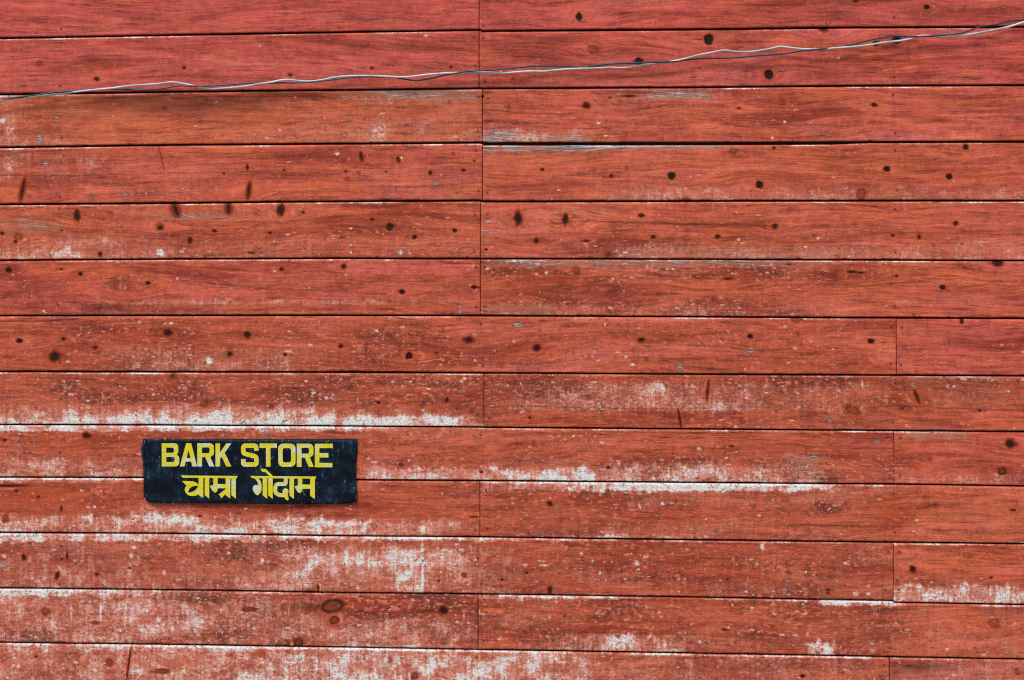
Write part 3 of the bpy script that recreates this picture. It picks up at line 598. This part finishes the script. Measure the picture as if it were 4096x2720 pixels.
def box(name, x0, x1, y0, y1, z0, z1, mat, parent=None):
    vs = [(x, y, z) for x in (x0, x1) for y in (y0, y1) for z in (z0, z1)]
    fs = [(0, 1, 3, 2), (4, 6, 7, 5), (0, 4, 5, 1), (2, 3, 7, 6), (0, 2, 6, 4), (1, 5, 7, 3)]
    me = bpy.data.meshes.new(name); me.from_pydata(vs, [], fs); me.materials.append(mat); me.update()
    o = bpy.data.objects.new(name, me); COL.objects.link(o); o.parent = parent; return o
zt = float(px2w(2048, -312)[1])
box('backing', -2.6, 2.75, .0245, .12, .0, zt, BACK, wall)

# ------------------------------------------------------------------ ground
gme = bpy.data.meshes.new('ground')
gme.from_pydata([(-900, -900, 0), (900, -900, 0), (900, 900, 0), (-900, 900, 0)], [], [(0, 1, 2, 3)])
gme.materials.append(EARTH)
gr = bpy.data.objects.new('ground', gme); COL.objects.link(gr); gr['kind'] = 'structure'

# ------------------------------------------------------------------ cable
def smooth_path(p, n=3):
    p = np.array(p, float)
    for _ in range(n):
        q = .75 * p[:-1] + .25 * p[1:]; r_ = .25 * p[:-1] + .75 * p[1:]
        m = np.empty((2 * len(q), p.shape[1])); m[0::2] = q; m[1::2] = r_
        p = np.concatenate([p[:1], m, p[-1:]])
    return p
def tube(name, pts, rad, mat, parent, seg=8):
    pts = np.array(pts); n = len(pts)
    tg = np.gradient(pts, axis=0); tg /= np.linalg.norm(tg, axis=1)[:, None]
    up = np.array([0, 1, 0.]); s = np.cross(tg, up); s /= np.linalg.norm(s, axis=1)[:, None]; u = np.cross(s, tg)
    vs = []
    for q in range(seg):
        a = 2 * math.pi * q / seg; vs.append(pts + rad * (math.cos(a) * s + math.sin(a) * u))
    vs = np.stack(vs, 1).reshape(-1, 3)
    fs = [(i * seg + q, i * seg + (q + 1) % seg, (i + 1) * seg + (q + 1) % seg, (i + 1) * seg + q) for i in range(n - 1) for q in range(seg)]
    fs += [tuple(range(seg - 1, -1, -1)), tuple((n - 1) * seg + q for q in range(seg))]
    me = bpy.data.meshes.new(name); me.from_pydata(vs.tolist(), [], fs); me.materials.append(mat)
    me.polygons.foreach_set('use_smooth', [True] * len(fs)); me.update()
    o = bpy.data.objects.new(name, me); COL.objects.link(o); o.parent = parent; return o
WH = Lr(1, (-300, 740), (0, 694), (60, 688), (180, 672), (390, 652), (500, 637), (600, 626), (700, 616), (800, 607), (880, 594), (1050, 582), (1120, 577), (1180, 566), (1240, 573), (1340, 594), (1420, 612), (1470, 615), (1600, 607), (1700, 597), (1800, 578), (1870, 570), (1930, 556), (1990, 549), (2070, 560), (2150, 564), (2240, 551), (2300, 536)) \
   + Lr(2, (0, 528), (150, 522), (300, 528), (430, 534), (500, 528), (570, 517), (700, 507), (800, 502), (900, 503), (1000, 500), (1080, 506), (1160, 502), (1250, 495), (1330, 491), (1400, 495), (1450, 488), (1550, 478), (1650, 474), (1780, 472), (1850, 466), (1940, 470), (2020, 460), (2120, 446), (2200, 437), (2260, 430)) \
   + Lr(3, (0, 410), (50, 397), (120, 378), (200, 364), (290, 344), (360, 358), (450, 361), (520, 351), (600, 340), (670, 320), (740, 330), (850, 341), (950, 343), (1050, 332), (1150, 326), (1250, 318), (1340, 302), (1420, 290), (1500, 283), (1580, 268), (1640, 245), (1700, 248), (1770, 254), (1850, 250), (1950, 243), (2050, 227), (2150, 208), (2250, 187), (2300, 172), (2361, 152), (2700, 60))
BL = Lr(1, (-300, 736), (0, 692), (60, 680), (180, 665), (270, 654), (350, 641), (450, 632), (550, 627), (620, 621), (750, 613), (830, 618), (970, 621), (1080, 618), (1150, 608), (1230, 591), (1300, 592), (1360, 596), (1500, 592), (1600, 583), (1700, 576), (1850, 576), (1950, 572), (2050, 573), (2150, 568), (2250, 556)) \
   + Lr(2, (0, 542), (100, 532), (200, 530), (350, 534), (400, 540), (520, 561), (560, 551), (640, 538), (720, 517), (800, 504), (860, 492), (1000, 487), (1150, 475), (1250, 463), (1360, 455), (1450, 461), (1530, 458), (1600, 461), (1660, 470), (1730, 455), (1800, 446), (1900, 438), (2000, 437), (2100, 432), (2200, 430), (2300, 427)) \
   + Lr(3, (0, 416), (100, 407), (200, 403), (340, 401), (420, 393), (540, 382), (700, 373), (800, 355), (860, 347), (950, 341), (1050, 330), (1100, 323), (1200, 302), (1300, 275), (1400, 257), (1470, 249), (1550, 252), (1620, 254), (1700, 250), (1800, 244), (1900, 237), (1990, 212), (2060, 180), (2140, 176), (2200, 162), (2280, 141), (2361, 140), (2700, 40))
def wire_path(pl, ph):
    p = smooth_path(pl, 2); out = []
    for x, y in p:
        dpt = -.030 + ph * .0055 * math.sin(x / 96.)
        X_, Z_ = px2w(x, y, dpt); out.append((float(X_), dpt, float(Z_)))
    return out
cab = bpy.data.objects.new('twisted_cable', None); COL.objects.link(cab)
cab['label'] = 'loosely twisted pair of white and dark blue wires slung across the upper planks'
cab['category'] = 'cable'
WHITE = simple('white_cable_sheath', (.48, .53, .54), .55, .30, 14, bump=.1)
BLUE = simple('dark_blue_cable_sheath', (.008, .035, .075), .42, .35, 90, bump=.1)
a = tube('wire', wire_path(WH, 1), .0040, WHITE, cab); a['label'] = 'white insulated wire'
b = tube('wire', wire_path(BL, -1), .0032, BLUE, cab); b['label'] = 'dark blue insulated wire'

# ------------------------------------------------------------------ sign
def sign_board_mat():
    M = NT('chipped_dark_blue_enamel')
    p = M.n('ShaderNodeNewGeometry').outputs['Position']
    n1 = M.noise(p, (13, 1, 16), 5, .65, (2, 0, 9)); n2 = M.noise(p, (90, 1, 60), 4, .7, (3, 0, 3)); n3 = M.noise(p, (70, 1, 9), 3, .6, (1, 0, 4))
    c = M.mix(M.smooth(n1, .40, .68), (.0022, .0045, .010), (.004, .017, .034))
    c = M.mix(M.mul(M.smooth(M.add(M.mul(n1, .5), M.mul(n3, .5)), .52, .68), .55), c, (.030, .085, .14))
    c = M.mix(M.mul(M.smooth(M.add(M.mul(n2, .7), M.mul(n3, .3)), .58, .65), .6), c, (.17, .27, .36))
    sp_ = M.n('ShaderNodeMapping'); M.t.links.new(p, sp_.inputs['Vector']); sp_.inputs['Rotation'].default_value = (0, R(24), 0)
    scr = M.noise(sp_.outputs[0], (6, 1, 300), 2, .5)
    c = M.mix(M.mul(M.smooth(scr, .70, .74), M.smooth(n1, .48, .56)), c, (.25, .36, .46))
    e = M.attr('edge')
    c = M.mix(M.mul(M.mul(e, .6), M.smooth(n2, .56, .66)), c, (.20, .36, .45))
    M.t.links.new(c, M.b.inputs['Base Color'])
    M.put(M.b.inputs['Roughness'], M.lin(n1, .3, .7, .42, .65)); M.b.inputs['Specular IOR Level'].default_value = .10
    M.t.links.new(M.bump(n1, .25, .004), M.b.inputs['Normal'])
    return M.m
def letter_mat():
    M = NT('worn_yellow_lettering')
    p = M.n('ShaderNodeNewGeometry').outputs['Position']
    n1 = M.noise(p, (120, 1, 120), 4, .6, (5, 0, 2)); n2 = M.noise(p, (16, 1, 14), 3, .6, (12.2, 0, 3.1)); n3 = M.noise(p, (30, 1, 200), 3, .6)
    c = M.mix(M.smooth(n3, .3, .7), (.56, .51, .010), (.70, .65, .022))
    c = M.mix(M.smooth(M.add(M.mul(n1, .55), M.mul(n2, .5)), .555, .60), c, (.50, .62, .70))
    M.t.links.new(c, M.b.inputs['Base Color']); M.b.inputs['Roughness'].default_value = .55
    M.b.inputs['Specular IOR Level'].default_value = .25
    return M.m
SB, YL = sign_board_mat(), letter_mat()
sx, sz = px2w(998, 1884)
sign = bpy.data.objects.new('sign_board', None); COL.objects.link(sign)
sign.location = (float(sx), -.008, float(sz))
sign['label'] = 'dark blue sign lettered in yellow reading BARK STORE above a line of Devanagari script'
sign['category'] = 'sign'
QS = 920 / 2361.
def s2px(x, y): return 540 + x * QS, 1730 + y * QS
def sdepth(px, py):                                  # the thin plate is slightly bowed
    return -.0150 - .004 * np.sin((np.asarray(px) - 574) / 850. * 5.2) * .5 - .003 * ((np.asarray(py) - 1884) / 125.) ** 2 * .4
# board: warped grid with a real edge
edge_t = [(88, 65), (600, 68), (1200, 74), (1700, 74), (2262, 78)]
edge_b = [(100, 708), (150, 720), (420, 722), (900, 728), (1300, 731), (1700, 735), (2100, 731), (2230, 724), (2266, 720)]
edge_l = [(65, 88), (300, 82), (480, 88), (640, 95), (708, 104)]
NXs, NYs = 90, 30
gx, gy = np.meshgrid(np.linspace(0, 1, NXs + 1), np.linspace(0, 1, NYs + 1))
yt = np.interp(88 + gx * 2176, [q[0] for q in edge_t], [q[1] for q in edge_t]); yb = np.interp(88 + gx * 2176, [q[0] for q in edge_b], [q[1] for q in edge_b])
SYs = yt + (yb - yt) * gy
xl = np.interp(SYs, [q[0] for q in edge_l], [q[1] for q in edge_l]); xr = 2262 + 4 * gy + 3 * np.sin(gy * 9)
SXs = xl + (xr - xl) * gx
cr = np.maximum(0, 1 - np.minimum(gx * NXs, (1 - gx) * NXs) / 2.) * np.maximum(0, 1 - np.minimum(gy * NYs, (1 - gy) * NYs) / 2.)
SXs += np.where(gx < .5, 9, -7) * cr; SYs += np.where(gy < .5, 6, -8) * cr
PX_, PY_ = s2px(SXs, SYs); dp = sdepth(PX_, PY_)
edge_m = np.clip(1 - np.minimum(np.minimum(gx, 1 - gx) * 850, np.minimum(gy, 1 - gy) * 250) / 9., 0, 1)
dp2 = dp + .0012 * edge_m ** 2
wx_, wz_ = px2w(PX_, PY_, -.0150)
fr = np.stack([wx_, dp2, wz_], -1).reshape(-1, 3); bkv = fr.copy(); bkv[:, 1] += .0045
idx = np.arange(fr.shape[0]).reshape(NYs + 1, NXs + 1); n0 = fr.shape[0]
fcs = np.stack([idx[:-1, :-1], idx[1:, :-1], idx[1:, 1:], idx[:-1, 1:]], -1).reshape(-1, 4)
loop = np.concatenate([idx[0, :], idx[1:, -1], idx[-1, -2::-1], idx[-2:0:-1, 0]])
sd_ = np.stack([loop, np.roll(loop, -1), np.roll(loop, -1) + n0, loop + n0], -1)
allf = np.concatenate([fcs, fcs[:, ::-1] + n0, sd_])
pme = bpy.data.meshes.new('panel'); off = np.array(sign.location)
pme.from_pydata((np.concatenate([fr, bkv]) - off).tolist(), [], allf.tolist()); pme.materials.append(SB)
at = pme.attributes.new('edge', 'FLOAT', 'POINT'); em = edge_m.ravel() ** 1.2; at.data.foreach_set('value', np.concatenate([em, em]).astype(np.float32))
pme.polygons.foreach_set('use_smooth', [True] * (2 * len(fcs)) + [False] * len(sd_)); pme.update()
po = bpy.data.objects.new('panel', pme); COL.objects.link(po); po.parent = sign

lcount = [0]
def glyph(name, shapes):
    """shapes: list of (outer, [holes]) in sign pixels -> one thin raised mesh following the plate"""
    import bmesh
    bm = bmesh.new()
    for outer, holes in shapes:
        lcount[0] += 1; lift = .0005 + .00012 * (lcount[0] % 4)
        cu = bpy.data.curves.new('g', 'CURVE'); cu.dimensions = '2D'; cu.fill_mode = 'BOTH'
        for ring in [outer] + holes:
            sp = cu.splines.new('POLY'); sp.points.add(len(ring) - 1); sp.use_cyclic_u = True
            for q, (x, y) in enumerate(ring): sp.points[q].co = (x, -y, 0, 1)
        ob = bpy.data.objects.new('g', cu); COL.objects.link(ob)
        me = bpy.data.meshes.new_from_object(ob.evaluated_get(bpy.context.evaluated_depsgraph_get()))
        bpy.data.objects.remove(ob); bpy.data.curves.remove(cu)
        b2 = bmesh.new(); b2.from_mesh(me); bpy.data.meshes.remove(me)
        bmesh.ops.remove_doubles(b2, verts=b2.verts, dist=.01)
        # long faces are cut so that they follow the bowed plate
        bmesh.ops.triangulate(b2, faces=b2.faces)
        m2 = {}
        for f in b2.faces:
            vv = []
            for v in f.verts:
                if v not in m2:
                    X_, Y_ = s2px(v.co.x, -v.co.y); wx, wz = px2w(X_, Y_, -.0150)
                    fr_ = (float(wx), float(sdepth(X_, Y_)) - lift, float(wz))
                    m2[v] = (bm.verts.new(Vector(fr_) - sign.location), bm.verts.new(Vector((fr_[0], fr_[1] + .001, fr_[2])) - sign.location))
                vv.append(m2[v])
            bm.faces.new([q[0] for q in vv])
        for e in b2.edges:
            if len(e.link_faces) == 1:
                p, q = m2[e.verts[0]], m2[e.verts[1]]
                bm.faces.new([p[0], q[0], q[1], p[1]])
        b2.free()
    bmesh.ops.recalc_face_normals(bm, faces=bm.faces)
    me = bpy.data.meshes.new(name); bm.to_mesh(me); bm.free(); me.materials.append(YL)
    o = bpy.data.objects.new(name, me); COL.objects.link(o); o.parent = sign
    # make sure the front looks at the viewer
    return o
def arc(cx, cy, r, a0, a1, n=7, ry=None):
    ry = ry or r
    return [(cx + r * math.cos(R(a0 + (a1 - a0) * i / n)), cy + ry * math.sin(R(a0 + (a1 - a0) * i / n))) for i in range(n + 1)]
def rrect(x0, y0, x1, y1, tl=0, tr=0, br=0, bl=0):
    p = []
    for (cx, cy, r, a) in ((x0 + tl, y0 + tl, tl, 180), (x1 - tr, y0 + tr, tr, 270), (x1 - br, y1 - br, br, 0), (x0 + bl, y1 - bl, bl, 90)):
        p += arc(cx, cy, r, a, a + 90) if r else [(cx, cy)]
    return p
def stroke(path, w, sm=3):
    p = smooth_path(path, sm) if sm else np.array(path, float)
    t = np.gradient(p, axis=0); t /= np.linalg.norm(t, axis=1)[:, None]; n = np.stack([-t[:, 1], t[:, 0]], -1)
    return [tuple(q) for q in (p + n * w / 2)] + [tuple(q) for q in (p - n * w / 2)[::-1]]
def dens(p, n=1):
    return p
def sm_poly(pts, it=2):
    p = np.array(pts, float)
    for _ in range(it):
        q = np.roll(p, -1, 0); m = np.empty((2 * len(p), 2)); m[0::2] = .8 * p + .2 * q; m[1::2] = .2 * p + .8 * q; p = m
    return [tuple(a) for a in p]
def stem(x, y0=466, y1=678, w=46, cut=36): return [(x, y0), (x + w, y0), (x + w, y1), (x, y1 - cut)]
# BARK
glyph('letter', [([(276, 110)] + arc(408, 148, 38, 270, 360) + [(446, 188)] + arc(420, 196, 26, 0, 50, 4) + [(432, 226)] + arc(425, 262, 31, 300, 360, 4) + [(456, 300)] + arc(412, 304, 44, 0, 90) + [(276, 348)],
     [rrect(322, 154, 402, 208, 0, 20, 20, 0), rrect(322, 250, 408, 303, 0, 20, 20, 0)])])
glyph('letter', [([(462, 348), (527, 110), (580, 110), (638, 348), (590, 348), (579, 298), (522, 298), (510, 348)], [[(552, 180), (572, 262), (531, 262)]])])
def Rg(dx, dy): return [([(642 + dx, 110 + dy)] + arc(770 + dx, 152 + dy, 42, 270, 360) + [(812 + dx, 205 + dy)] + arc(774 + dx, 207 + dy, 38, 0, 50, 4) + [(775 + dx, 250 + dy), (816 + dx, 348 + dy), (765 + dx, 348 + dy), (722 + dx, 252 + dy), (690 + dx, 252 + dy), (690 + dx, 348 + dy), (642 + dx, 348 + dy)],
     [rrect(690 + dx, 152 + dy, 768 + dx, 212 + dy, 0, 20, 20, 0)])]
glyph('letter', Rg(0, 0))
glyph('letter', [([(828, 112), (875, 112), (875, 205), (938, 112), (991, 112), (922, 206), (990, 348), (938, 348), (893, 248), (875, 272), (875, 348), (828, 348)], [])])
glyph('letter', [(stroke([(1247, 188), (1247, 172), (1244, 136), (1205, 135), (1155, 135), (1113, 136), (1113, 175), (1114, 212), (1150, 224), (1200, 236), (1246, 246), (1248, 290), (1247, 328), (1205, 328), (1155, 328), (1113, 328), (1113, 290), (1113, 272)], 46), [])])
glyph('letter', [([(1280, 112), (1458, 113), (1458, 158), (1391, 158), (1391, 350), (1345, 350), (1345, 158), (1280, 158)], [])])
glyph('letter', [(rrect(1470, 114, 1648, 352, 52, 52, 52, 52), [rrect(1516, 160, 1602, 307, 22, 22, 22, 22)])])
glyph('letter', Rg(1019, 5))
glyph('letter', [([(1846, 115), (2030, 115), (2030, 160), (1892, 160), (1892, 211), (1985, 211), (1985, 257), (1892, 257), (1892, 312), (2026, 313), (2026, 357), (1846, 357)], [])])
# second line
glyph('headline_stroke', [([(472, 440), (1055, 446), (1046, 469), (492, 463)], [])])
glyph('letter', [([(482, 497), (595, 500), (628, 512), (660, 540), (660, 632), (622, 648), (590, 652), (555, 645), (526, 622), (511, 590), (518, 560), (534, 546)],
     [sm_poly([(546, 613), (556, 580), (590, 553), (640, 545), (652, 552), (630, 584), (595, 606), (562, 618)], 1)]), (stem(655, 462, 670, 48, 30), [])])
glyph('letter', [(stem(718), [])])
def Ma(dx, dy=0): return ([(806 + dx, 466 + dy), (850 + dx, 466 + dy), (850 + dx, 528 + dy), (932 + dx, 528 + dy), (932 + dx, 466 + dy), (980 + dx, 466 + dy), (980 + dx, 678 + dy), (932 + dx, 642 + dy), (932 + dx, 572 + dy), (852 + dx, 572 + dy), (848 + dx, 600 + dy), (826 + dx, 618 + dy), (800 + dx, 600 + dy), (772 + dx, 552 + dy), (782 + dx, 542 + dy), (806 + dx, 540 + dy)], [])
glyph('letter', [Ma(0), ([(862, 634), (925, 586), (940, 575), (940, 618), (892, 672)], [])])
glyph('letter', [(stem(991), [])])
glyph('headline_stroke', [([(1184, 446), (1860, 452), (1854, 473), (1206, 469)], [])])
glyph('letter', [(sm_poly([(1222, 466), (1262, 466), (1292, 500), (1303, 550), (1298, 605), (1262, 648), (1232, 628), (1208, 585), (1212, 552), (1240, 534), (1264, 546), (1260, 505), (1238, 482)], 1), []), (stem(1312, 469, 680), [])])
glyph('letter', [(stem(1368, 470, 680), []), ([(1290, 372), (1343, 375), (1420, 450), (1384, 450), (1340, 406), (1308, 404)], [])])
glyph('letter', [(stroke([(1547, 466), (1547, 505), (1546, 530), (1500, 528), (1450, 530), (1438, 572), (1442, 622), (1492, 645), (1545, 642)], 40, 2), []), (arc(1546, 604, 31, 0, 340, 16), []), ([(1520, 640), (1570, 628), (1577, 690), (1562, 697), (1545, 684)], [])])
glyph('letter', [(stem(1586, 471, 682), [])])
glyph('letter', [Ma(866, 6)])
